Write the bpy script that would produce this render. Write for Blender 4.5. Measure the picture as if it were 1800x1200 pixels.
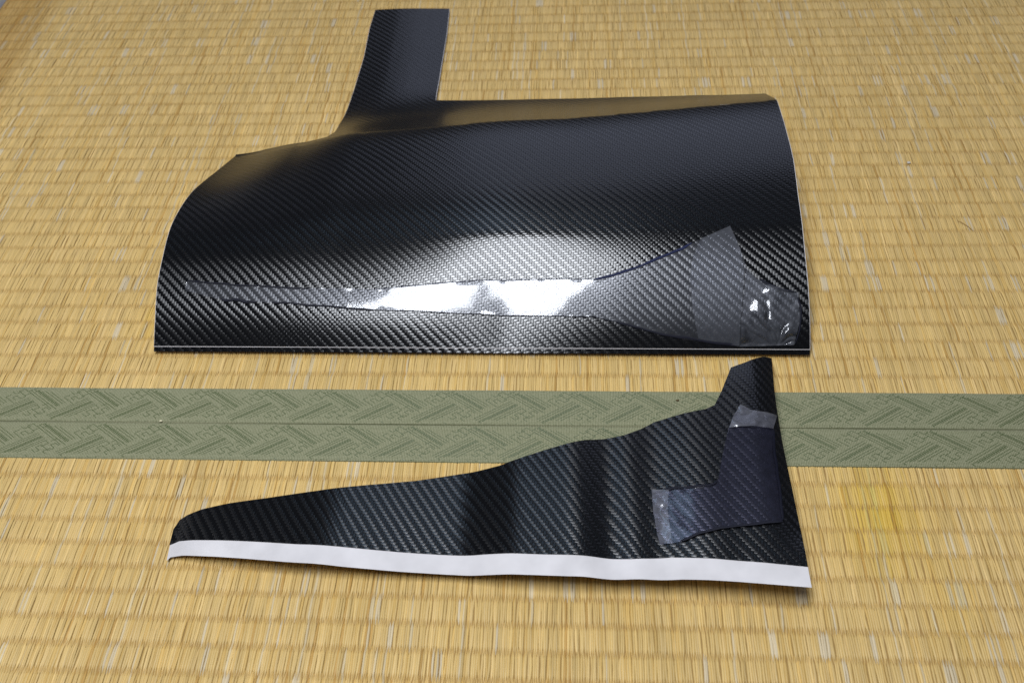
import bpy, math, random
import numpy as np
from mathutils import Matrix, Vector, noise
from mathutils.geometry import delaunay_2d_cdt
random.seed(7); RNG = np.random.default_rng(11)
scene = bpy.context.scene
for o in list(bpy.data.objects): bpy.data.objects.remove(o, do_unlink=True)
CM = .01

# ---------- camera (35 mm lens, standing over the mats, tilted down) ----------
ax = np.array([28370., 30., -1750.]); ay = np.array([110., -1955., 1750.])
ay /= np.linalg.norm(ay); ax -= ax.dot(ay)*ay; ax /= np.linalg.norm(ax); az = -np.cross(ax, ay)
if az[1] > 0: az = -az
AX = np.stack([ax, ay, az], 1)            # columns: the world axes as seen by the lens (right, down, forward)
cam_data = bpy.data.cameras.new('camera'); cam = bpy.data.objects.new('camera', cam_data)
scene.collection.objects.link(cam); scene.camera = cam
r, d, fw = AX[0], AX[1], AX[2]
cam.matrix_world = Matrix(((r[0], -d[0], -fw[0], 4.284*CM), (r[1], -d[1], -fw[1], -46.375*CM), (r[2], -d[2], -fw[2], 51.712*CM), (0, 0, 0, 1)))
cam_data.lens = 35; cam_data.sensor_width = 36; cam_data.clip_start = .02; cam_data.clip_end = 50
cam_data.dof.use_dof = True; cam_data.dof.focus_distance = .63; cam_data.dof.aperture_fstop = 14

# ---------- light: a bright daylight opening overhead, a dimmer cool window across the room, faint room light ----------
world = bpy.data.worlds.new('World'); scene.world = world; world.use_nodes = True
bg = world.node_tree.nodes['Background']; bg.inputs[0].default_value = (.80, .84, 1.0, 1); bg.inputs[1].default_value = .06
def area(name, loc, target, sx, sy, radiance, col):
    l = bpy.data.lights.new(name, 'AREA'); l.shape = 'RECTANGLE'; l.size = sx; l.size_y = sy
    l.energy = radiance*math.pi*sx*sy; l.color = col
    o = bpy.data.objects.new(name, l); scene.collection.objects.link(o); o.location = loc
    o.rotation_euler = (Vector(target)-Vector(loc)).to_track_quat('-Z', 'Y').to_euler(); return o
area('key_light', (-.15, -.21, 1.25), (-.05, .0, 0), .31, .84, 21.5, (.93, .97, 1.04))
area('window_light', (.22, 1.66, 1.20), (.05, 0, .02), 1.35, 1.3, .66, (.78, .86, 1.15))
area('added_band_light', (-.18, .60, 1.30), (.02, -.12, 0), .17, .34, 1.7, (.60, .86, 1.2))  # added lamp with no known source, lays cool bands on the offcut
scene.view_settings.view_transform = 'Standard'; scene.view_settings.look = 'None'
scene.view_settings.exposure = 0; scene.view_settings.gamma = 1

# ---------- shapes of the two flexible sheets (centimetres) ----------
# big sheet: profile angle (degrees above horizontal) along its length, at five places across its width
# the length is measured from the front edge and stretched so that the crease always falls at 24
BIG_U = np.array([-27., -25.2, -18., -12.5, -8., .2, 8., 13., 20.2, 22.])
_L = [(0,37),(1.5,37),(3,34),(4.5,28),(6,20),(7.5,13),(9,6),(10.5,-2),(12,-9),(13.5,-14),(15,-17.5),(16.5,-19.5),(18,-20.5),(21,-20.5),(24,-20),(26,-19),(30,-16),(34,-8),(40,0),(60,0)]
_A = [(0,40),(2,38),(4,31),(6,23),(7.5,17),(9,12),(10.5,7),(12,2),(13.5,-2.5),(16,-8),(18,-11),(20,-13.5),(22,-16),(23,-17),(24,-22),(25.5,-24),(28,-22),(31,-12),(35,-2),(38,0),(60,0)]
_N = [(0,42),(2,38),(4,29.5),(6,22),(8,17),(9.5,14),(10.5,12.5),(12,9.5),(14,5.5),(16,1.5),(18,-2.5),(20,-6.5),(22,-10.5),(23,-13),(23.7,-17),(24.2,-25),(25,-28.5),(27,-27),(29,-22),(31,-14),(33,-8),(35,-4),(38,-2),(42,-.5),(60,0)]
_M = [(0,41),(2,37.5),(4,31),(6,25.5),(7.5,22),(9.2,18.5),(9.7,13),(12,10.5),(14,7),(16,3.5),(18,0),(20,-4),(22,-8),(23.5,-10.5),(23.8,-15),(24.15,-24),(24.5,-28),(28,-28),(34,-15),(38,0),(60,0)]
_C = [(0,34.5),(2,33.5),(4,31),(6,28.5),(8,26),(9.2,24.5),(9.7,13),(12,10),(14,6.5),(16,3),(18,-.5),(20,-4),(22,-8),(23.5,-10.5),(23.8,-15),(24.15,-24),(24.5,-28),(28,-28),(34,-15),(38,0),(60,0)]
_R = [(0,45),(1.5,39),(3,33),(4.5,27.5),(6,23.5),(7.5,21),(9.2,19.5),(9.7,13),(11,12),(13,10.5),(15,7),(16.5,3),(18,-1),(20,-5),(22,-8),(23.5,-10.5),(23.8,-15),(24.2,-24),(24.6,-28),(28,-29),(34,-20),(38,0),(60,0)]
_V = np.arange(0, 60.01, .2)
def _tab(k):
    a = np.array(k, float); y = np.interp(_V, a[:, 0], a[:, 1])
    # light smoothing so that reflections run smoothly, less of it at the crease
    def sm(y, s):
        n = int(4*s/.2)+1; g = np.exp(-.5*(np.arange(-n, n+1)*.2/s)**2); g /= g.sum()
        return np.convolve(np.pad(y, n, mode='edge'), g, 'valid')
    w = np.maximum(np.exp(-((_V-24.2)/1.5)**2), np.exp(-((_V-9.45)/1.6)**2))
    return sm(y, .9)*(1-w)+sm(y, .2)*w
BIG_T = np.array([_tab(k) for k in (_L, _L, _A, _N, _M, _C, _M, _R, _R, _R)])
BIG_T[4] = .6*BIG_T[3]+.4*BIG_T[4]
BIG_T[7] = .55*BIG_T[8]+.45*BIG_T[6]
def _pchip(xs, Y, x):
    # smooth interpolation of the rows of Y over xs (Catmull-Rom with limited slopes)
    h = np.diff(xs); d = np.diff(Y, axis=0)/h[:, None]
    m = np.zeros_like(Y); m[0] = d[0]; m[-1] = d[-1]
    m[1:-1] = np.where(d[1:]*d[:-1] > 0, 2*d[1:]*d[:-1]/np.where(d[1:]+d[:-1] == 0, 1, d[1:]+d[:-1]), 0)
    i = np.clip(np.searchsorted(xs, x)-1, 0, len(xs)-2)
    t = ((x-xs[i])/h[i])[:, None]; H = h[i][:, None]
    return (2*t**3-3*t*t+1)*Y[i]+(t**3-2*t*t+t)*H*m[i]+(-2*t**3+3*t*t)*Y[i+1]+(t**3-t*t)*H*m[i+1]
BIG_GU = np.arange(-27, 22.01, .25); BIG_DV = .1; BIG_GV = np.arange(0, 56.01, BIG_DV)
def crease(u): return np.interp(u, [-27, -25.2, -18, -12.5, 4, 20.2, 22], [24.5, 24, 22, 21.4, 22, 23.8, 24])
def _big_grid():
    T = _pchip(BIG_U, BIG_T, BIG_GU)
    Y = np.zeros((len(BIG_GU), len(BIG_GV))); Z = Y.copy()
    for i, u in enumerate(BIG_GU):
        vc = crease(u)
        w = np.where(BIG_GV < vc, BIG_GV/vc*24, 24+BIG_GV-vc)
        th = np.radians(np.interp(w, _V, T[i])); c = (th[1:]+th[:-1])/2
        y = np.concatenate([[0], np.cumsum(np.cos(c))])*BIG_DV-1.38-.0045*u
        z = np.concatenate([[0], np.cumsum(np.sin(c))])*BIG_DV+.28
        # where the sheet comes down it lies on the mat
        z = np.where(BIG_GV > vc, .22+np.log1p(np.exp((z-.30)/.16))*.16, z)
        Y[i] = y; Z[i] = z
    return Y, Z
BIG_Y, BIG_Z = _big_grid()
def _dent(cu, cv, ru, rv, tilt, h):
    U, V = np.meshgrid(BIG_GU-cu, BIG_GV-cv, indexing='ij'); c, n = np.cos(tilt), np.sin(tilt)
    return h*np.exp(-((U*c+V*n)/ru)**2-((V*c-U*n)/rv)**2)
# the sheet is pinched near the middle of its front
BIG_Z = BIG_Z-_dent(-.6, 4.9, 1.5, 2.6, .6, .055)+_dent(-4.2, 5.6, 1.8, 1.3, -.3, .030)+_dent(3.8, 4.2, 1.6, 1.3, .3, .028)-_dent(-.6, 1.2, .9, 1.5, .1, .03)
def bil(G, u, v, gu, gv):
    a = np.clip((u-gu[0])/(gu[1]-gu[0]), 0, len(gu)-1.001); b = np.clip((v-gv[0])/(gv[1]-gv[0]), 0, len(gv)-1.001)
    i = a.astype(int); j = b.astype(int); s = a-i; t = b-j
    return (G[i, j]*(1-s)+G[i+1, j]*s)*(1-t)+(G[i, j+1]*(1-s)+G[i+1, j+1]*s)*t
def big(u, v):
    u = np.asarray(u, float); v = np.asarray(v, float)
    return np.stack([u, bil(BIG_Y, u, v, BIG_GU, BIG_GV), bil(BIG_Z, u, v, BIG_GU, BIG_GV)], -1)
# small sheet: lies almost flat, with a few upright ripples, a drooping left tip and a right side that rolls down
_SU = np.arange(-23, 21.01, .05)
_SK = np.array([(-23,.34),(-19.3,.30),(-18.2,.16),(-15,.07),(-11.2,.04),(-9.4,-.10),(-6,-.075),(-2.6,-.02),(-2.0,.10),(-1.2,.26),(.2,.24),(1.0,.06),(4.0,.09),(4.8,-.10),(5.5,-.26),(6.2,-.10),(6.7,.13),(7.5,.15),(8.0,-.08),(8.9,-.05),(9.4,.13),(11.2,.15),(12.1,.05),(13.3,.02),(14.0,.08),(15.0,.06),(21,.04)], float)
def _small_tab():
    y = np.interp(_SU, _SK[:, 0], _SK[:, 1]); n = 24; g = np.exp(-.5*(np.arange(-n, n+1)*.05/.3)**2); g /= g.sum()
    y = np.convolve(np.pad(y, n, mode='edge'), g, 'valid'); z = np.cumsum(y)*.05
    return z-np.interp(-19.6, _SU, z)+.26
_SZ = _small_tab()
def small(u, v):
    u = np.asarray(u, float); v = np.asarray(v, float)
    z = np.interp(u+.035*(v+14)*np.clip((15-u)/6, 0, 1), _SU, _SZ)
    z = z+.022*(v+18.5)*np.clip((u+20)/14, 0, 1)
    r = np.clip(u-15.3, 0, 2.6); z = z-.17*r*r*np.clip((v+17.5)/5., 0, 1)
    f = np.clip((v+6.0)/4.5, 0, 2)
    z = z-.35*f*f
    return np.stack([u, v, np.maximum(z, .2)+0*v], -1)
OUT = {
 'BIG': [(-25.2,0.42),(-25.19,2.35),(-25.23,4.83),(-25.17,7.09),(-25.22,9.73),(-25.16,12.17),(-25.13,15.09),(-24.78,19.55),(-24.45,23.96),(-21.75,24.27),(-18.35,23.18),(-15.98,22.8),(-15.7,24.35),(-15.92,27.11),(-15.84,29.07),(-15.67,33.4),(-15.53,39.04),(-15.69,44.09),(-15.59,47.5),(-8.09,47.5),(-7.97,42.85),(-7.99,36.94),(-7.99,32.54),(-7.9,31.2),(-4.64,31.08),(-1.11,31.03),(3.87,30.94),(8.78,30.55),(14.52,29.95),(20.13,28.17),(20.21,24.36),(20.16,21.18),(20.16,18.34),(20.21,15.38),(20.14,12.09),(20.14,9.14),(20.14,7.37),(20.19,4.85),(20.2,2.47),(20.2,0.42)],
 'TEMPLATE': [(-23.13,4.96),(-23.02,5.09),(-18.47,4.7),(-15.2,4.58),(-11.96,4.55),(-9.29,4.46),(-5.55,4.84),(-1.58,5.18),(2.39,5.23),(5.73,5.17),(8.68,6.04),(11.85,7.55),(15.19,9.26),(15.75,7.6),(16.13,6.09),(16.78,5.26),(17.9,4.65),(19.51,4.2),(19.56,2.47),(19.12,0.69),(15.52,0.56),(11.7,1.05),(8.63,1.85),(5.73,2.59),(2.41,2.6),(-1.93,2.71),(-5.49,2.88),(-9.47,3.03),(-12.7,3.31),(-14.31,3.34),(-17.16,3.5),(-20.87,3.78),(-22.3,4.16),(-23.15,4.33)],
 'PATCH': [(13.13,8.26),(15.19,9.26),(15.75,7.51),(15.96,5.76),(15.61,2.46),(15.48,0.6),(12.78,0.9),(12.38,3.24),(12.24,5.26),(12.53,6.94)],
 'CORNER': [(16.08,5.84),(16.78,5.22),(17.9,4.65),(19.48,4.24),(19.56,2.47),(19.12,0.69),(15.52,0.56),(15.65,2.46)],
 'M_TOPL': [(-23.02,5.09),(-20.97,4.91),(-18.47,4.7),(-17.98,4.7),(-16.83,4.62),(-15.2,4.54),(-14.19,4.54)],
 'M_TOPM': [(-9.73,4.42),(-7.94,4.63),(-5.55,4.88),(-1.58,5.18),(2.39,5.23),(5.66,5.21)],
 'M_TOPR': [(5.66,5.17),(6.71,5.42),(7.5,5.67),(8.28,5.92),(9.47,6.43),(10.65,6.99),(11.85,7.51),(12.49,7.91)],
 'M_ARC': [(16.97,5.26),(17.45,4.89),(17.9,4.69),(18.5,4.44),(19.36,4.24)],
 'M_RIGHT': [(19.42,3.88),(19.59,3.25),(19.6,2.55),(19.51,1.7),(19.2,0.77)],
 'M_BOT': [(7.2,2.24),(8.05,2.01),(9.01,1.74),(9.98,1.47),(10.94,1.28),(12.09,1.13),(13.23,0.9),(15.48,0.64)],
 'M_BOTL': [(-20.53,3.74),(-19.83,3.66),(-19.55,3.74),(-18.8,3.58),(-17.98,3.5)],
 'M_BOTM': [(-16.83,3.5),(-15.94,3.5),(-14.31,3.34),(-12.9,3.26),(-11.48,3.1),(-9.47,2.99)],
 'M_THIN': [(-9.47,2.99),(-5.49,2.88),(-1.93,2.71),(2.41,2.6),(5.73,2.55),(7.2,2.24)],
 'FILM': [(-19.9,-15.49),(-19.67,-14.87),(-19.2,-14.59),(-18.33,-14.31),(-16.74,-14.03),(-14.28,-13.75),(-11.16,-13.3),(-8.11,-12.75),(-5.38,-12.31),(-2.63,-11.71),(-0.16,-11.36),(1.22,-10.87),(2.61,-10.38),(5.07,-9.65),(7.46,-9.24),(8.43,-8.78),(9.34,-8.23),(11.12,-7.74),(12.55,-7.45),(13.14,-7.15),(13.66,-6.08),(14.46,-4.12),(15.42,-3.71),(16.76,-2.92),(17.3,-2.81),(17.07,-5.43),(17.0,-7.27),(17.01,-9.86),(17.14,-12.68),(17.16,-15.76),(17.18,-18.41),(14.76,-18.09),(11.99,-17.81),(9.81,-17.62),(7.57,-17.74),(5.65,-17.67),(2.75,-17.55),(-0.88,-17.31),(-3.21,-17.26),(-5.87,-17.2),(-11.89,-16.95),(-15.4,-16.65),(-18.31,-16.43),(-19.26,-16.39),(-19.84,-16.59)],
 'PAPER': [(17.18,-18.41),(17.2,-19.64),(13.4,-19.24),(10.34,-19.01),(7.21,-18.98),(4.05,-18.93),(0.84,-18.74),(-2.45,-18.51),(-5.72,-18.43),(-8.99,-18.32),(-12.35,-18.09),(-15.85,-17.72),(-18.78,-17.41),(-19.53,-17.42),(-19.73,-17.62),(-19.84,-16.59)],
 'LTEMP': [(14.7,-7.25),(15.32,-7.68),(16.84,-7.91),(16.51,-8.97),(16.32,-10.9),(16.32,-12.92),(16.21,-15.57),(14.73,-15.72),(12.79,-15.98),(11.49,-16.24),(10.34,-16.71),(9.22,-16.8),(9.09,-16.18),(8.94,-14.68),(8.92,-13.2),(9.92,-13.25),(11.24,-13.16),(12.41,-13.05),(12.83,-12.74),(13.16,-11.33),(13.79,-9.05),(14.15,-8.2)],
 'LTOP': [(14.7,-7.25),(15.32,-7.68),(16.84,-7.91),(16.46,-9.02),(15.18,-8.93),(13.87,-8.96),(14.2,-8.11)],
 'LEND': [(8.92,-13.2),(9.95,-13.25),(9.79,-14.71),(9.93,-16.76),(9.22,-16.8),(9.09,-16.18),(8.94,-14.68)],
 'L_RIGHT': [(16.49,-9.05),(16.32,-10.9),(16.32,-11.91),(16.32,-12.92),(16.26,-14.31),(16.2,-15.46)],
 'L_BOT': [(16.15,-15.58),(14.73,-15.72),(13.61,-15.8),(12.63,-15.98),(11.42,-16.28),(10.9,-16.5),(10.34,-16.71)],
 'L_NOTCH': [(9.62,-13.19),(10.42,-13.17),(11.24,-13.16),(12.27,-13.08),(12.61,-12.97),(12.84,-12.7)],
 'L_SLIT': [(14.25,-8.94),(14.6,-8.87),(15.11,-8.93),(15.44,-9.02)],
}

# ---------- helpers ----------
COL = scene.collection
def link(name, me, mat=None, parent=None, smooth=True):
    o = bpy.data.objects.new(name, me); COL.objects.link(o)
    if mat: me.materials.append(mat)
    if smooth: me.shade_smooth()
    if parent: o.parent = parent
    return o
def empty(name, label, cat, loc=(0, 0, 0), group=None):
    o = bpy.data.objects.new(name, None); COL.objects.link(o); o.empty_display_size = .02
    o.location = [c*CM for c in loc]; o['label'] = label; o['category'] = cat
    if group: o['group'] = group
    return o
def put(parent, o):
    o.parent = parent; o.matrix_parent_inverse = Matrix.Translation(parent.location).inverted(); return o
def mesh(name, V, F):
    me = bpy.data.meshes.new(name); me.from_pydata((np.asarray(V)*CM).tolist(), [], [list(map(int, f)) for f in F]); me.update(); return me
def fastmesh(name, V, Q, colour=None):
    me = bpy.data.meshes.new(name); V = np.asarray(V, np.float32)*CM; Q = np.asarray(Q, np.int32)
    me.vertices.add(len(V)); me.vertices.foreach_set('co', V.ravel())
    me.loops.add(Q.size); me.loops.foreach_set('vertex_index', Q.ravel())
    me.polygons.add(len(Q)); me.polygons.foreach_set('loop_start', np.arange(len(Q), dtype=np.int32)*Q.shape[1])
    me.update(calc_edges=True); me.validate()
    if colour is not None:
        a = me.color_attributes.new('tint', 'FLOAT_COLOR', 'POINT'); a.data.foreach_set('color', np.asarray(colour, np.float32).ravel())
    return me
def add_uv(me, uv):
    l = me.uv_layers.new(name='UVMap'); idx = np.zeros(len(me.loops), np.int32); me.loops.foreach_get('vertex_index', idx)
    l.data.foreach_set('uv', np.asarray(uv, np.float32)[idx].ravel())
def densify(P, step, closed=True):
    P = [np.array(p, float) for p in P]; out = []
    n = len(P) if closed else len(P)-1
    for i in range(n):
        a, b = P[i], P[(i+1) % len(P)]; k = max(1, int(np.ceil(np.linalg.norm(b-a)/step)))
        out += [a+(b-a)*j/k for j in range(k)]
    if not closed: out.append(P[-1])
    return np.array(out)
def inside(P, X):
    c = np.zeros(len(X), bool); n = len(P)
    for i in range(n):
        a, b = P[i], P[(i+1) % n]
        k = ((a[1] > X[:, 1]) != (b[1] > X[:, 1])) & (X[:, 0] < (b[0]-a[0])*(X[:, 1]-a[1])/(b[1]-a[1]+1e-12)+a[0]); c ^= k
    return c
def edge_dist(P, X):
    d = np.full(len(X), 1e9); n = len(P)
    for i in range(n):
        a, b = P[i], P[(i+1) % n]; ab = b-a; t = np.clip(((X-a)@ab)/(ab@ab+1e-12), 0, 1); d = np.minimum(d, np.linalg.norm(X-a-t[:, None]*ab, axis=1))
    return d
def grow(P, g):
    P = np.array(P, float); n = len(P); area2 = sum(P[i][0]*P[(i+1) % n][1]-P[(i+1) % n][0]*P[i][1] for i in range(n)); s = 1 if area2 > 0 else -1
    out = []
    for i in range(n):
        e1 = P[i]-P[i-1]; e2 = P[(i+1) % n]-P[i]; e1 = e1/(np.linalg.norm(e1)+1e-9); e2 = e2/(np.linalg.norm(e2)+1e-9)
        m = np.array([e1[1]+e2[1], -e1[0]-e2[0]])*s; m /= np.linalg.norm(m)+1e-9; out.append(P[i]+m*g)
    return np.array(out)
def normals(S, uv, e=.06):
    a = S(uv[:, 0]+e, uv[:, 1])-S(uv[:, 0]-e, uv[:, 1]); b = S(uv[:, 0], uv[:, 1]+e)-S(uv[:, 0], np.maximum(uv[:, 1]-e, uv[:, 1]-e)); n = np.cross(a, b)
    return n/(np.linalg.norm(n, axis=1)[:, None]+1e-12)
def sheet(name, S, P, step, mat, parent, lift=0., relief=None, edge_step=None, curl=0., rot=0.):
    # a piece cut to the outline P (in sheet centimetres) and laid on the curved surface S
    B = densify(P, edge_step or step); lo = B.min(0); hi = B.max(0)
    gx, gy = np.meshgrid(np.arange(lo[0]+step/2, hi[0], step), np.arange(lo[1]+step/2, hi[1], step), indexing='ij')
    X = np.stack([gx.ravel(), gy.ravel()], 1); X[:, 0] += (np.round((X[:, 1]-lo[1])/step) % 2)*step*.5
    X = X[inside(B, X)]; X = X[edge_dist(B, X) > step*.35] if len(X) else X
    pts = [Vector(p) for p in np.vstack([B, X])]; n = len(B)
    vv, _, ff, _, _, _ = delaunay_2d_cdt(pts, [], [list(range(n))], 1, 1e-6)
    W = np.array([tuple(p) for p in vv]); h = np.full(len(W), lift, float)
    if relief is not None: h = h+relief(W)
    if curl: h = h+curl*np.exp(-edge_dist(B, W)/.09)*np.clip(smoothnoise(W, .9, 31.)*2.5, 0, 1)
    V = S(W[:, 0], W[:, 1])+normals(S, W)*h[:, None]
    me = mesh(name, V, ff); c_, s_ = math.cos(rot), math.sin(rot); add_uv(me, np.stack([W[:, 0]*c_-W[:, 1]*s_, W[:, 0]*s_+W[:, 1]*c_], 1))
    o = link(name, me, mat)
    if me.polygons and sum(p.normal.z for p in me.polygons) < 0: me.flip_normals()
    return put(parent, o)
def ribbon(name, S, line, width, mat, parent, lift, seed=0, taper=True):
    L = densify(line, .18, closed=False); rr = random.Random(seed)
    T = np.gradient(L, axis=0); T /= np.linalg.norm(T, axis=1)[:, None]+1e-9; Nn = np.stack([-T[:, 1], T[:, 0]], 1)
    n = len(L); w = np.array([width*(.6+.8*(noise.noise((i*.21, seed*3.1, 0))*.5+.5))*(min(1, .35+min(i, n-1-i)*.3) if taper else 1) for i in range(n)])
    j = np.array([noise.noise((i*.17, seed*1.7, 5.))*.05 for i in range(n)])
    A = L+Nn*(j+w/2)[:, None]; Bq = L+Nn*(j-w/2)[:, None]; W = np.vstack([A, L+Nn*j[:, None], Bq])
    h = np.concatenate([np.full(n, lift), np.full(n, lift+.012), np.full(n, lift)])
    V = S(W[:, 0], W[:, 1])+normals(S, W)*h[:, None]
    F = []
    for i in range(n-1):
        F += [(i, n+i, n+i+1, i+1), (n+i, 2*n+i, 2*n+i+1, n+i+1)]
    me = mesh(name, V, F); add_uv(me, W); o = link(name, me, mat)
    if sum(p.normal.z for p in me.polygons) < 0: me.flip_normals()
    return put(parent, o)
def smoothnoise(W, s, seed):
    return np.array([noise.noise((p[0]*s, p[1]*s, seed)) for p in W])

# ---------- materials ----------
class NT:
    def __init__(self, name):
        self.m = bpy.data.materials.new(name); self.m.use_nodes = True; self.t = self.m.node_tree; self.t.nodes.clear()
        self.out = self.t.nodes.new('ShaderNodeOutputMaterial')
    def n(self, typ, **k):
        x = self.t.nodes.new(typ)
        for a, b in k.items(): setattr(x, a, b)
        return x
    def lk(self, a, b): self.t.links.new(a, b)
    def m_(self, op, a, b=None, c=None):
        x = self.n('ShaderNodeMath', operation=op)
        for i, s in enumerate((a, b, c)):
            if s is None: continue
            if isinstance(s, (int, float)): x.inputs[i].default_value = s
            else: self.lk(s, x.inputs[i])
        return x.outputs[0]
    def noise(self, scale, detail=2., vec=None, rough=.5, dist=0.):
        x = self.n('ShaderNodeTexNoise'); x.inputs['Scale'].default_value = scale; x.inputs['Detail'].default_value = detail; x.inputs['Roughness'].default_value = rough; x.inputs['Distortion'].default_value = dist
        if vec is not None: self.lk(vec, x.inputs['Vector'])
        return x.outputs['Fac']
    def mapping(self, vec, scale):
        x = self.n('ShaderNodeMapping'); x.inputs['Scale'].default_value = scale; self.lk(vec, x.inputs['Vector']); return x.outputs[0]
    def ramp(self, fac, stops):
        x = self.n('ShaderNodeValToRGB'); e = x.color_ramp.elements
        while len(e) < len(stops): e.new(.5)
        for i, (p, c) in enumerate(stops): e[i].position = p; e[i].color = (*c, 1)
        self.lk(fac, x.inputs[0]); return x.outputs[0]
    def mixc(self, f, a, b, mode='MIX'):
        x = self.n('ShaderNodeMix', data_type='RGBA', blend_type=mode)
        for s, v in ((0, f), (6, a), (7, b)):
            if isinstance(v, (int, float)): x.inputs[s].default_value = v
            elif isinstance(v, tuple): x.inputs[s].default_value = (*v, 1)
            else: self.lk(v, x.inputs[s])
        return x.outputs[2]
def simple(name, col, rough=.5, spec=.5, bump=None):
    t = NT(name); b = t.n('ShaderNodeBsdfPrincipled'); b.inputs['Roughness'].default_value = rough; b.inputs['Specular IOR Level'].default_value = spec
    g = t.n('ShaderNodeTexCoord'); f = t.noise(bump[0] if bump else 120, 3, g.outputs['Object'])
    c = t.ramp(f, [(.3, tuple(x*.9 for x in col)), (.7, tuple(min(1, x*1.06) for x in col))]); t.lk(c, b.inputs['Base Color'])
    if bump:
        bp = t.n('ShaderNodeBump'); bp.inputs['Strength'].default_value = bump[1]; bp.inputs['Distance'].default_value = .0004; t.lk(f, bp.inputs['Height']); t.lk(bp.outputs[0], b.inputs['Normal'])
    t.lk(b.outputs[0], t.out.inputs[0]); return t.m

def carbon(name, tow=.172):
    # two-by-two twill pressed into vinyl: every tow is a little cushion, fibres run along it
    t = NT(name); uv = t.n('ShaderNodeUVMap'); uv.uv_map = 'UVMap'
    nz = t.n('ShaderNodeTexNoise'); nz.inputs['Scale'].default_value = .35; nz.inputs['Detail'].default_value = 1; t.lk(uv.outputs[0], nz.inputs['Vector'])
    sep = t.n('ShaderNodeSeparateXYZ'); t.lk(uv.outputs[0], sep.inputs[0])
    wob = t.m_('MULTIPLY', t.m_('SUBTRACT', nz.outputs['Fac'], .5), .5)
    U = t.m_('ADD', t.m_('DIVIDE', sep.outputs[0], tow), wob); V = t.m_('ADD', t.m_('DIVIDE', sep.outputs[1], tow), wob)
    iU = t.m_('FLOOR', U); iV = t.m_('FLOOR', V); fU = t.m_('SUBTRACT', U, iU); fV = t.m_('SUBTRACT', V, iV)
    s = t.m_('ADD', iU, iV); m = t.m_('FLOORED_MODULO', s, 4.)
    warp = t.m_('LESS_THAN', m, 1.5)
    half = t.m_('FLOORED_MODULO', m, 2.)
    def sel(a, b):   # warp ? a : b
        return t.m_('ADD', t.m_('MULTIPLY', warp, a), t.m_('MULTIPLY', t.m_('SUBTRACT', 1., warp), b))
    along = t.m_('SUBTRACT', t.m_('ADD', half, sel(fV, fU)), 1.)            # -1..1 over the float
    across = t.m_('SUBTRACT', t.m_('MULTIPLY', sel(fU, fV), 2.), 1.)
    na = t.m_('MULTIPLY', along, .05); nc = t.m_('MULTIPLY', across, .10)
    nx = sel(nc, na); ny = sel(na, nc)
    comb = t.n('ShaderNodeCombineXYZ'); t.lk(t.m_('ADD', t.m_('MULTIPLY', nx, .5), .5), comb.inputs[0]); t.lk(t.m_('ADD', t.m_('MULTIPLY', ny, .5), .5), comb.inputs[1]); comb.inputs[2].default_value = 1.0
    nm = t.n('ShaderNodeNormalMap'); nm.uv_map = 'UVMap'; nm.inputs['Strength'].default_value = 1.0; t.lk(comb.outputs[0], nm.inputs['Color'])
    # each float shows as an oval cushion; the dips between them are dull
    r2 = t.m_('ADD', t.m_('POWER', t.m_('ABSOLUTE', across), 2.4), t.m_('POWER', t.m_('ABSOLUTE', t.m_('DIVIDE', along, .93)), 2.4))
    mr = t.n('ShaderNodeMapRange', interpolation_type='SMOOTHSTEP'); t.lk(r2, mr.inputs['Value']); mr.inputs['From Min'].default_value = .72; mr.inputs['From Max'].default_value = 1.22
    gap = mr.outputs[0]
    dull = t.noise(.9, 3, uv.outputs[0])                                    # faint hand marks in the sheen
    b = t.n('ShaderNodeBsdfPrincipled')
    b.inputs['Base Color'].default_value = (.0028, .003, .0036, 1)
    t.lk(t.m_('SUBTRACT', sel(.86, .72), t.m_('MULTIPLY', gap, .54)), b.inputs['Specular IOR Level'])
    t.lk(t.m_('ADD', t.m_('ADD', sel(.215, .14), t.m_('MULTIPLY', dull, .05)), t.m_('MULTIPLY', gap, .12)), b.inputs['Roughness'])
    tg = t.n('ShaderNodeTangent'); tg.direction_type = 'UV_MAP'; tg.uv_map = 'UVMap'; t.lk(tg.outputs[0], b.inputs['Tangent'])
    b.inputs['Anisotropic'].default_value = .93; t.lk(t.m_('MULTIPLY', t.m_('SUBTRACT', 1., warp), .25), b.inputs['Anisotropic Rotation'])
    t.lk(nm.outputs[0], b.inputs['Normal'])
    # the thin clear skin over the print
    b.inputs['Coat Weight'].default_value = .0
    t.lk(b.outputs[0], t.out.inputs[0]); return t.m

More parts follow.
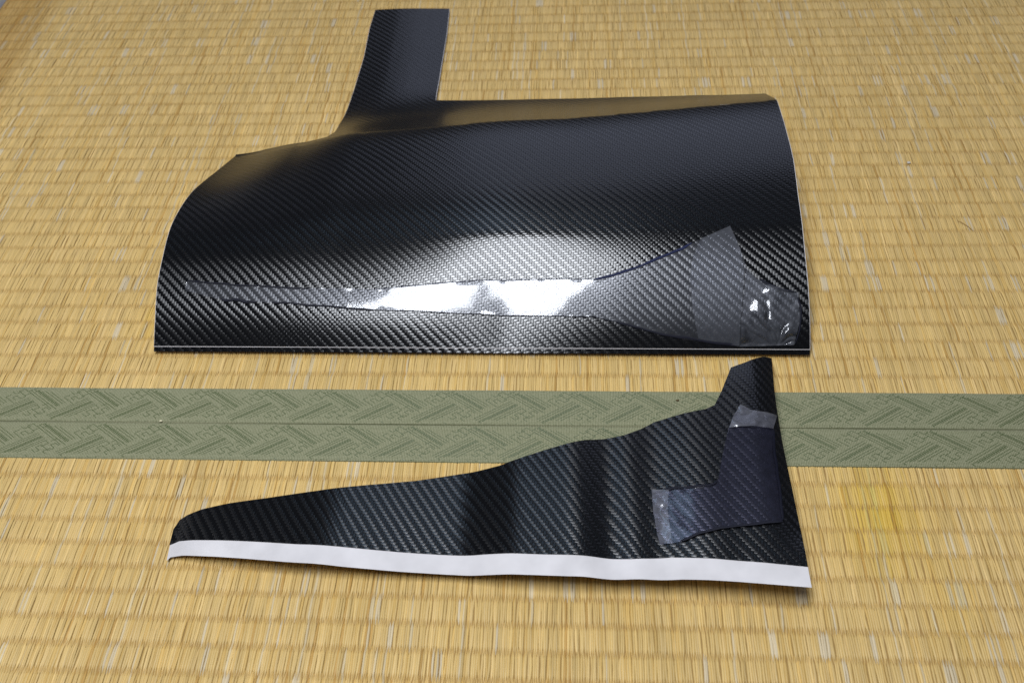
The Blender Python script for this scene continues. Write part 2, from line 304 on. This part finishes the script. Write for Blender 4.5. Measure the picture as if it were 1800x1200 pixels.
def clear(name, haze, haze_w, rough=.07, tint=(.93, .94, .97), sheen=.028):
    t = NT(name); tr = t.n('ShaderNodeBsdfTransparent'); tr.inputs[0].default_value = (*tint, 1)
    g = t.n('ShaderNodeTexCoord'); dn = t.noise(260, 3, g.outputs['Object'])
    bp = t.n('ShaderNodeBump'); bp.inputs['Strength'].default_value = .045; bp.inputs['Distance'].default_value = .0003; t.lk(dn, bp.inputs['Height'])
    df = t.n('ShaderNodeBsdfDiffuse'); df.inputs[0].default_value = (*haze, 1)
    gl = t.n('ShaderNodeBsdfGlossy'); gl.inputs['Roughness'].default_value = rough; t.lk(bp.outputs[0], gl.inputs['Normal'])
    fr = t.n('ShaderNodeFresnel'); fr.inputs['IOR'].default_value = 1.5; t.lk(bp.outputs[0], fr.inputs['Normal'])
    m1 = t.n('ShaderNodeMixShader'); sp = t.ramp(dn, [(.35, (haze_w*.7,)*3), (.75, (haze_w*1.4,)*3)]); t.lk(sp, m1.inputs[0]); t.lk(tr.outputs[0], m1.inputs[1]); t.lk(df.outputs[0], m1.inputs[2])
    m2 = t.n('ShaderNodeMixShader'); t.lk(t.m_('MULTIPLY', fr.outputs[0], 1.25), m2.inputs[0]); t.lk(m1.outputs[0], m2.inputs[1]); t.lk(gl.outputs[0], m2.inputs[2])
    g2 = t.n('ShaderNodeBsdfGlossy'); g2.inputs['Roughness'].default_value = .42; g2.inputs[0].default_value = (.9, .92, 1., 1)
    m3 = t.n('ShaderNodeMixShader'); m3.inputs[0].default_value = sheen; t.lk(m2.outputs[0], m3.inputs[1]); t.lk(g2.outputs[0], m3.inputs[2])
    t.lk(m3.outputs[0], t.out.inputs[0]); return t.m

def rush_mat():
    t = NT('woven_rush'); at = t.n('ShaderNodeVertexColor'); at.layer_name = 'tint'; g = t.n('ShaderNodeTexCoord')
    f1 = t.noise(1.0, 3, t.mapping(g.outputs['Object'], (1700, 40, 40)), .6)
    f2 = t.noise(1.0, 2, t.mapping(g.outputs['Object'], (9, 14, 9)), .5)
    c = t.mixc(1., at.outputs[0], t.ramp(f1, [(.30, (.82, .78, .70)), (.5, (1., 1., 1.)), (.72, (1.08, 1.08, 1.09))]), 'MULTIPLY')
    c = t.mixc(1., c, t.ramp(f2, [(.3, (.96, .955, .93)), (.7, (1.03, 1.03, 1.03))]), 'MULTIPLY')
    b = t.n('ShaderNodeBsdfPrincipled'); t.lk(c, b.inputs['Base Color']); b.inputs['Roughness'].default_value = .42; b.inputs['Specular IOR Level'].default_value = .38
    bp = t.n('ShaderNodeBump'); bp.inputs['Strength'].default_value = .35; bp.inputs['Distance'].default_value = .0003; t.lk(f1, bp.inputs['Height']); t.lk(bp.outputs[0], b.inputs['Normal'])
    t.lk(b.outputs[0], t.out.inputs[0]); return t.m

def cloth_mat(name, a, b_, rough=.75):
    t = NT(name); g = t.n('ShaderNodeTexCoord')
    w1 = t.n('ShaderNodeTexWave', wave_type='BANDS', bands_direction='X'); w1.inputs['Scale'].default_value = 1900/6.28; w1.inputs['Distortion'].default_value = .6; t.lk(g.outputs['Object'], w1.inputs['Vector'])
    w2 = t.n('ShaderNodeTexWave', wave_type='BANDS', bands_direction='Y'); w2.inputs['Scale'].default_value = 2000/6.28; w2.inputs['Distortion'].default_value = .6; t.lk(g.outputs['Object'], w2.inputs['Vector'])
    w = t.m_('MULTIPLY', w1.outputs['Fac'], w2.outputs['Fac'])
    f = t.noise(900, 2, g.outputs['Object']); k = t.m_('ADD', t.m_('MULTIPLY', w, .55), t.m_('MULTIPLY', f, .45))
    c = t.ramp(k, [(.12, a), (.62, b_)])
    b = t.n('ShaderNodeBsdfPrincipled'); t.lk(c, b.inputs['Base Color']); b.inputs['Roughness'].default_value = rough; b.inputs['Specular IOR Level'].default_value = .3
    b.inputs['Sheen Weight'].default_value = .15; b.inputs['Sheen Roughness'].default_value = .4
    bp = t.n('ShaderNodeBump'); bp.inputs['Strength'].default_value = .5; bp.inputs['Distance'].default_value = .0003; t.lk(k, bp.inputs['Height']); t.lk(bp.outputs[0], b.inputs['Normal'])
    t.lk(b.outputs[0], t.out.inputs[0]); return t.m

M_RUSH = rush_mat()
M_CORE = simple('straw_core', (.36, .22, .075), .9, .2)
M_CLOTH = cloth_mat('border_cloth', (.112, .122, .054), (.36, .353, .222))
M_THREAD = simple('border_pattern_thread', (.062, .088, .024), .4, .9)
M_SEAM = simple('seam_shadow_cloth', (.05, .06, .03), .9, .1)
M_CARBON = carbon('carbon_pattern_vinyl')
M_PAPER = simple('backing_paper', (.66, .635, .635), .55, .35, (60, .08))
M_CLEAR = clear('clear_plastic', (.55, .56, .62), .018, .08, sheen=.014)
M_CLEAR2 = clear('clear_tape', (.60, .62, .68), .030, .07, sheen=.018)
M_CLEAR3 = clear('clear_plastic_bluish', (.32, .32, .58), .022, .10, (.84, .84, .99), .007)
M_CLEAR4 = clear('clear_tape_end', (.64, .64, .70), .085, .08)
M_INK = simple('marker_ink', (.004, .0045, .012), .6, .2)
M_INKB = simple('blue_marker_ink', (.006, .011, .05), .6, .2)
M_WALL = simple('pale_board', (.62, .64, .70), .6, .3)
M_FLOOR = simple('floor_boards', (.22, .14, .08), .7, .3)

# ---------- the room around: board along the wall, sub floor ----------
def box(name, lo, hi, mat, bev=.15):
    import bmesh
    bm = bmesh.new(); bmesh.ops.create_cube(bm, size=1)
    for v in bm.verts: v.co = Vector([(lo[i]+hi[i])/2+(v.co[i])*(hi[i]-lo[i]) for i in range(3)])*CM
    if bev: bmesh.ops.bevel(bm, geom=bm.edges[:], offset=bev*CM, segments=2, affect='EDGES', profile=.5)
    me = bpy.data.meshes.new(name); bm.to_mesh(me); bm.free(); return link(name, me, mat, smooth=False)
o = box('floor', (-70, -60, -7.4), (80, 90, -5.6), M_FLOOR, 0); o['kind'] = 'structure'
o = box('wall_board', (-58.2, -30, -5.55), (-55.9, 80, 26), M_WALL, .2); o['kind'] = 'structure'

# ---------- the two mats ----------
ROW = 1.6; PITCH = .133; SEAM = -7.37; BORDER = 2.93; SKEW = -.0031
def stains_and_strip(x, y, c):
    def blob(cx, cy, rx, ry, col, k):
        w = k*np.exp(-(((x-cx)/rx)**2+((y-cy)/ry)**2))[:, None]; return c*(1-w)+c*np.array(col)*w
    c = blob(22.4, -13.8, 2.3, 3.0, (.99, .93, .36), .95)
    w = .5*np.exp(-(((x+26.6)/.7)**2+((y-1.8)/1.6)**2))[:, None]; c = c*(1-w)+c*np.array((.95, .86, .35))*w
    w = .45*np.exp(-(((x-14.)/1.1)**2+((y+3.6)/.8)**2))[:, None]; c = c*(1-w)+c*np.array((1., .9, .4))*w
    w = .4*np.exp(-(((x-25.2)/1.3)**2+((y+19.5)/2.6)**2))[:, None]; c = c*(1-w)+c*np.array((1., .93, .45))*w
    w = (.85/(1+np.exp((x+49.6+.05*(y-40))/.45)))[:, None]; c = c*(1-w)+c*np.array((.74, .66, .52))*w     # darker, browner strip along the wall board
    return c
def palette(n):
    base = np.array((.632, .443, .168)); c = np.repeat(base[None], n, 0)
    k = RNG.random(n); v = 1+RNG.normal(0, .05, n)
    c = np.where((k < .22)[:, None], np.array((.665, .47, .19)), c)
    c = np.where((k < .035)[:, None], np.array((.61, .485, .28)), c)
    c = np.where((k > .87)[:, None], np.array((.615, .41, .135)), c)
    c = np.where((k > .978)[:, None], np.array((.51, .31, .088)), c)
    return c*v[:, None]
def weave(y_lo, y_hi, phase):
    VV = []; QQ = []; CC = []; base = 0
    t = np.array([-.16, -.08, .02, .11, .20, .5, .80, .89, .98, 1.08, 1.16])          # along a float, in rows
    wid = np.array([.30, .46, .58, .80, .98, 1.0, .98, .80, .58, .46, .30]); zed = np.array([-.10, -.050, -.040, -.022, -.004, .0, -.004, -.022, -.040, -.050, -.10])
    prof_x = np.array([-.52, -.33, .0, .33, .52]); prof_z = np.array([-.047, -.018, .0, -.018, -.047])
    nt, npf = len(t), len(prof_x)
    k0 = int(np.floor((y_lo-phase)/ROW)); k1 = int(np.ceil((y_hi-phase)/ROW))
    xs_all = np.arange(-56, 62, PITCH)
    nA = len(xs_all); hh = palette(nA); hue = [hh, hh]; jit = [RNG.normal(0, .020, nA), RNG.normal(0, .020, nA)]
    for k in range(k0, k1):
        y0 = phase+k*ROW; par = k % 2
        half = 44+max(0, (y0+25))*.36+4
        sel = np.where((xs_all > max(-55.6, -half-1.5)) & (xs_all < half))[0]; n = len(sel)
        xc = xs_all[sel]+par*PITCH*.5+jit[par][sel]*.8
        xc = xc+.10*np.array([noise.noise((x*.13, y0*.10, 3.)) for x in xc])
        xn = xc+RNG.normal(0, .018, n)
        w = PITCH*np.clip(1.12+RNG.normal(0, .11, n), .98, 1.5)
        zz = RNG.normal(0, .011, n); ln = RNG.normal(0, .012, n)
        redraw = RNG.random(nA) < .35; hh[redraw] = palette(int(redraw.sum()))
        c = hh[sel]*(1+RNG.normal(0, .045, n))[:, None]
        # bleached, polished rushes come in short groups
        g = np.array([noise.noise((x*1.1, y0*.9, 21.)) for x in xc]); p = RNG.random(n)
        c = np.where(((g > .40) & (p < .4))[:, None], np.array((.61, .50, .32))*(1+RNG.normal(0, .06, n))[:, None], c)
        c = stains_and_strip(xc+RNG.normal(0, .25, n), y0+ROW/2+RNG.normal(0, .75, n), c)
        ty = y0+ROW*t[None, :, None]+ln[:, None, None]+np.zeros((n, nt, npf))
        row_wave = .05*np.array([noise.noise((x*.09, k*1.3, 8.)) for x in xc]); ty = ty+row_wave[:, None, None]
        bow = xc[:, None]+(xn-xc)[:, None]*(t[None]-.5)*1.5+.022*RNG.normal(0, 1, n)[:, None]*np.sin(math.pi*t)[None]
        tx = bow[:, :, None]+(w[:, None]*wid[None])[:, :, None]*prof_x[None, None]
        tz = zed[None, :, None]+prof_z[None, None]*(1.15-.15*wid[None, :, None])+zz[:, None, None]+np.zeros((n, nt, npf))
        tyc = np.clip(ty, y_lo, y_hi)
        vy = tyc+SKEW*tx
        VV.append(np.stack([tx, vy, tz], -1).reshape(-1, 3))
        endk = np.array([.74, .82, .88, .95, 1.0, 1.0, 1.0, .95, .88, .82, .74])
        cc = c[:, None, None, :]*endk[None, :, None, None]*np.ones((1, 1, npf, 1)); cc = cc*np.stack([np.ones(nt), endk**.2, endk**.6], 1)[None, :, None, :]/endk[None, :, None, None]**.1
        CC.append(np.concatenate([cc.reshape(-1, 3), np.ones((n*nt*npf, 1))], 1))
        idx = base+np.arange(n*nt*npf).reshape(n, nt, npf)
        q = np.stack([idx[:, :-1, :-1], idx[:, :-1, 1:], idx[:, 1:, 1:], idx[:, 1:, :-1]], -1)
        dead = (tyc[:, 1:, 0]-tyc[:, :-1, 0]) < 1e-5
        q = q[~dead]            # drop the pieces cut away under the border
        QQ.append(q.reshape(-1, 4)); base += n*nt*npf
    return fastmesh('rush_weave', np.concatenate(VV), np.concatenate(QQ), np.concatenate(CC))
def border_z(s):                 # s 0..1 across the border from the rush side to the seam
    return .035+.075*np.minimum(1, np.minimum(s*14, (1-s)*16))**.5*(1+.12*np.sin(s*math.pi))
def border(y_rush, y_seam):
    S = np.concatenate([[0, .006, .015, .03, .055], np.linspace(.08, .92, 14), [.945, .97, .985, .994, 1.0]]); X = np.arange(-54, 60.1, .5)
    ys = y_rush+(y_seam-y_rush)*S; z = border_z(S); z[0] = -.10; z[-1] = -.30
    XX, YY = np.meshgrid(X, ys, indexing='ij'); ZZ = np.repeat(z[None], len(X), 0)
    wob = np.array([[noise.noise((x*.3, s*3, y_rush))*.012 for s in S] for x in X]); edge = np.array([noise.noise((x*.22, y_rush, 2.))*.03 for x in X])
    YY = YY+SKEW*XX+edge[:, None]*(1-S)[None]; V = np.stack([XX, YY, ZZ+wob], -1).reshape(-1, 3)
    n, m = len(X), len(S); I = np.arange(n*m).reshape(n, m); Q = np.stack([I[:-1, :-1], I[1:, :-1], I[1:, 1:], I[:-1, 1:]], -1).reshape(-1, 4)
    return fastmesh('cloth_border', V, Q)
E1 = np.array((2.5, 1.55)); E1 /= np.linalg.norm(E1); E2 = np.array((2.24, -1.55)); E2 /= np.linalg.norm(E2)
def fret_lines():
    # one unit of the woven design (cm): a falling and a rising striped band and two stepped key-frets
    L = []
    def sk(c, pts, k=1.): L.append(([np.array(c)+E1*a+E2*b for a, b in pts], k))
    for off, k in ((-.48, 1), (-.30, 1), (-.10, 1), (.0, 1.7), (.10, 1), (.30, 1), (.48, 1)):
        sk((1.78, -.3), [(off, -1.30), (off, 1.30)], k)
        sk((-.23, -1.4), [(-1.42, off), (1.42, off)], k)
    for c, m in (((0, 0), 1), ((1.5, -1.52), -1)):
        for pts in ([(-.62, .30), (-.62, -.02), (-.36, -.02), (-.36, .34), (-.05, .34), (-.05, -.34), (.30, -.34), (.30, .0), (.58, .0), (.58, -.32)],
                    [(-.30, -.50), (-.30, -.22), (.12, -.22)], [(.32, .50), (.32, .22), (-.12, .22)],
                    [(-.85, .5), (-.85, -.30), (-.50, -.30)], [(.85, -.5), (.85, .30), (.50, .30)]):
            sk(c, [(a*1.15, b*m*1.15) for a, b in pts], 1.0)
    return L
def border_pattern(y_rush, y_seam, x_off):
    lines = fret_lines(); V = []; F = []
    lo, hi = min(y_rush, y_seam)+.05, max(y_rush, y_seam)-.05; W = .0175; yt = hi-.55
    for i in range(-12, 13):
        for j in (-1, 0, 1):
            o_ = np.array((4.12*i+x_off, yt-2.98*j))
            for pts, k in lines:
                for (a, b) in zip(pts[:-1], pts[1:]):
                    p = o_+a; q = o_+b
                    if (p[1] < lo and q[1] < lo) or (p[1] > hi and q[1] > hi): continue
                    for _ in range(2):
                        for lim, sg in ((lo, 1), (hi, -1)):
                            if (p[1]-lim)*sg < 0: p = p+(q-p)*(lim-p[1])/(q[1]-p[1]+1e-9)
                        p, q = q, p
                    n = max(1, int(np.linalg.norm(q-p)/.6)); d_ = (q-p)/(np.linalg.norm(q-p)+1e-9); nn = np.array((-d_[1], d_[0]))*W*k
                    for h in range(n+1):
                        c = p+(q-p)*h/n; s = (c[1]-y_rush)/(y_seam-y_rush); z = float(border_z(np.array(s)))+.005+noise.noise((c[0]*.3, s*3, y_rush))*.012
                        for e in (1, -1): cc = c+nn*e; V.append((cc[0], cc[1]+SKEW*cc[0], z))
                        if h: b0 = len(V)-4; F.append((b0, b0+1, b0+3, b0+2))
    return V, F
def mat_thing(label, y0, y1, border_rush, border_seam, phase, x_off):
    t = empty('tatami_mat', label, 'mat', (0, (y0+y1)/2, -5.5), 'straw mats laid edge to edge')
    c = box('core', (-55.7, min(y0, y1)+.04, -5.5), (62, max(y0, y1)-.04, -.078), M_CORE, .1); put(t, c)
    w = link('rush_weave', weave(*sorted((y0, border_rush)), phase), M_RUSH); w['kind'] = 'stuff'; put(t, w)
    b = link('cloth_border', border(border_rush, border_seam), M_CLOTH); put(t, b)
    V, F = border_pattern(border_rush, border_seam, x_off); me = mesh('woven_pattern', V, F)
    p = link('woven_pattern', me, M_THREAD, smooth=False); p['kind'] = 'stuff'; p.parent = b
    if sum(q.normal.z for q in me.polygons) < 0: me.flip_normals()
    return t
PH = -11.55
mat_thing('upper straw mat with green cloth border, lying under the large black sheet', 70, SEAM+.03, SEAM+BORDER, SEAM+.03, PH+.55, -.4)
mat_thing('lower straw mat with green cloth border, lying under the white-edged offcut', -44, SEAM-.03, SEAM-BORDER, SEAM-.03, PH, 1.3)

# ---------- large carbon sheet ----------
big_t = empty('carbon_film_sheet', 'large black carbon-pattern vinyl sheet arched up with a long neck', 'vinyl sheet', (-2, -1.3, .2))
P = OUT['BIG']
sheet('film', big, P, .33, M_CARBON, big_t, .02, edge_step=.25)
Q = [(-25.2, .395)]+P[1:-1]+[(20.2, .395)]
sheet('backing_paper', big, grow(Q, .04), .33, M_PAPER, big_t, -.014, edge_step=.25)
sheet('folded_edge', big, [(-25.22, .03), (-25.22, .62), (20.22, .62), (20.22, .03)], .3, M_CARBON, big_t, -.035)
sheet('lower_backing', big, [(-25.21, .035), (-25.21, .6), (20.21, .6), (20.21, .035)], .4, M_PAPER, big_t, -.05)

# ---------- offcut with a white edge ----------
sm_t = empty('carbon_film_offcut', 'wing-shaped black carbon-pattern vinyl offcut with a white paper edge', 'vinyl offcut', (0, -14, .1))
FP = OUT['FILM']; PP = OUT['PAPER']
sheet('film', small, FP, .3, M_CARBON, sm_t, .03, edge_step=.2, rot=math.radians(10))
k = FP.index(min(FP, key=lambda p: abs(p[0]-17.6)+abs(p[1]+17.4)))
full = FP[:k+1]+PP[1:-1]
sheet('backing_paper', small, full, .35, M_PAPER, sm_t, .0, edge_step=.2,
      relief=lambda W: .02*smoothnoise(W, .5, 4.)+.008*smoothnoise(W, 1.6, 5.))

# ---------- clear template lying on the large sheet ----------
tp = empty('clear_template', 'long clear plastic template with marker outlines on the large sheet', 'template', (0, 2, 2))
def rel1(W):
    return .05+.022*smoothnoise(W, .30, 1.)+.004*smoothnoise(W, .9, 2.)
sheet('template_film', big, OUT['TEMPLATE'], .17, M_CLEAR, tp, 0., rel1, .12, .035)
def rel2(W): return .085+.02*smoothnoise(W, .6, 6.)+.006*smoothnoise(W, 2.2, 7.)+.05*np.maximum(0, smoothnoise(W, 2.6, 17.)-.42)
sheet('tape', big, OUT['PATCH'], .2, M_CLEAR2, tp, 0., rel2, .1, .03)
def rel3(W):
    d = W-np.array((17.9, .5)); a = np.arctan2(d[:, 1], d[:, 0]); rr = np.linalg.norm(d, axis=1)
    fold = np.array([abs(noise.noise((q*2.3+.35*noise.noise((s*1.3, q, 0)), s*.42, 3.))) for q, s in zip(a, rr)])
    amp = np.clip(.6+1.3*smoothnoise(W, .55, 23.), .15, 1.5)
    return .09+1.0*fold*amp*np.minimum(rr, 1.4)*np.exp(-rr/2.2)+.06*np.abs(smoothnoise(W, .95, 9.))*np.clip((W[:, 0]-16.2)/1.4, 0, 1)
sheet('tape', big, OUT['CORNER'], .08, M_CLEAR2, tp, 0., rel3, .08, .04)
for i, (k, w, m) in enumerate((('M_TOPL', .10, M_INK), ('M_TOPM', .04, M_INKB), ('M_TOPR', .15, M_INKB), ('M_ARC', .16, M_INK), ('M_RIGHT', .12, M_INK), ('M_BOT', .16, M_INK), ('M_BOTL', .2, M_INK), ('M_BOTM', .11, M_INK), ('M_THIN', .05, M_INK))):
    ribbon('marker_line', big, OUT[k], w, m, tp, .135 if k in ('M_ARC', 'M_RIGHT') else .09, i+1)

# ---------- clear template on the offcut ----------
tl = empty('clear_template', 'bent clear plastic template like a letter L on the white-edged offcut', 'template', (15, -12, 1))
def rel4(W): return .07+.018*smoothnoise(W, .6, 11.)+.006*smoothnoise(W, 2.0, 12.)
sheet('template_film', small, OUT['LTEMP'], .16, M_CLEAR3, tl, 0., rel4, .1, .035)
def rel5(W): return .12+.14*np.abs(smoothnoise(W, .75, 14.))+.03*smoothnoise(W, 2.2, 15.)
sheet('tape', small, OUT['LTOP'], .1, M_CLEAR4, tl, 0., rel5, .08, .04)
sheet('tape', small, OUT['LEND'], .1, M_CLEAR4, tl, 0., rel5, .08, .04)
for i, (k, w, m) in enumerate((('L_RIGHT', .13, M_INK), ('L_BOT', .15, M_INK), ('L_NOTCH', .11, M_INK), ('L_SLIT', .10, M_INK))):
    ribbon('marker_line', small, OUT[k], w, m, tl, .15, 20+i)

# ---------- crumbs lying about ----------
def crumb(name, label, x, y, z, r, col, seed):
    import bmesh
    bm = bmesh.new(); bmesh.ops.create_icosphere(bm, subdivisions=2, radius=r)
    for v in bm.verts:
        k = 1+.45*noise.noise(v.co*(1.6/r)+Vector((seed, 0, 0))); v.co = Vector((v.co.x*k*1.3, v.co.y*k*.8, v.co.z*k*.6))
    lo = min(v.co.z for v in bm.verts)
    for v in bm.verts: v.co = (v.co-Vector((0, 0, lo)))*CM
    me = bpy.data.meshes.new(name); bm.to_mesh(me); bm.free()
    o = link(name, me, simple(name+'_surface', col, .8, .2)); o.location = (x*CM, y*CM, z*CM); o['label'] = label; o['category'] = 'crumb'; return o
crumb('paper_crumb', 'tiny pale crumb on bare straw to the right of the large sheet', 31.35, 19.4, -.01, .13, (.66, .62, .55), 3.)
crumb('rice_grain', 'tiny cream grain lying in the seam between the two borders', -23.05, -7.22, .07, .09, (.72, .66, .45), 9.)
crumb('plant_burr', 'tiny brown burr on the green border near the offcut tip', 11.1, -5.3, .10, .09, (.10, .07, .03), 14.)
def fibre(name, label, pts, r):
    P_ = densify(pts, .12, closed=False); V = []; F = []
    for i, p in enumerate(P_):
        for k in range(5):
            a = k*2*math.pi/5; V.append((p[0]+r*math.cos(a), p[1]+r*.3*math.cos(a), p[2]+r*math.sin(a)))
        if i:
            for k in range(5): F.append(((i-1)*5+k, (i-1)*5+(k+1) % 5, i*5+(k+1) % 5, i*5+k))
    o = link(name, mesh(name, V, F), simple(name+'_surface', (.34, .20, .06), .7, .3)); o['label'] = label; o['category'] = 'fibre'
fibre('straw_fibre', 'thin loose brown straw fibre lying across the mat right of the large sheet', [(33.45, 12.35, .02), (33.7, 12.1, .05), (34.05, 11.65, .05), (34.3, 11.2, .02)], .022)
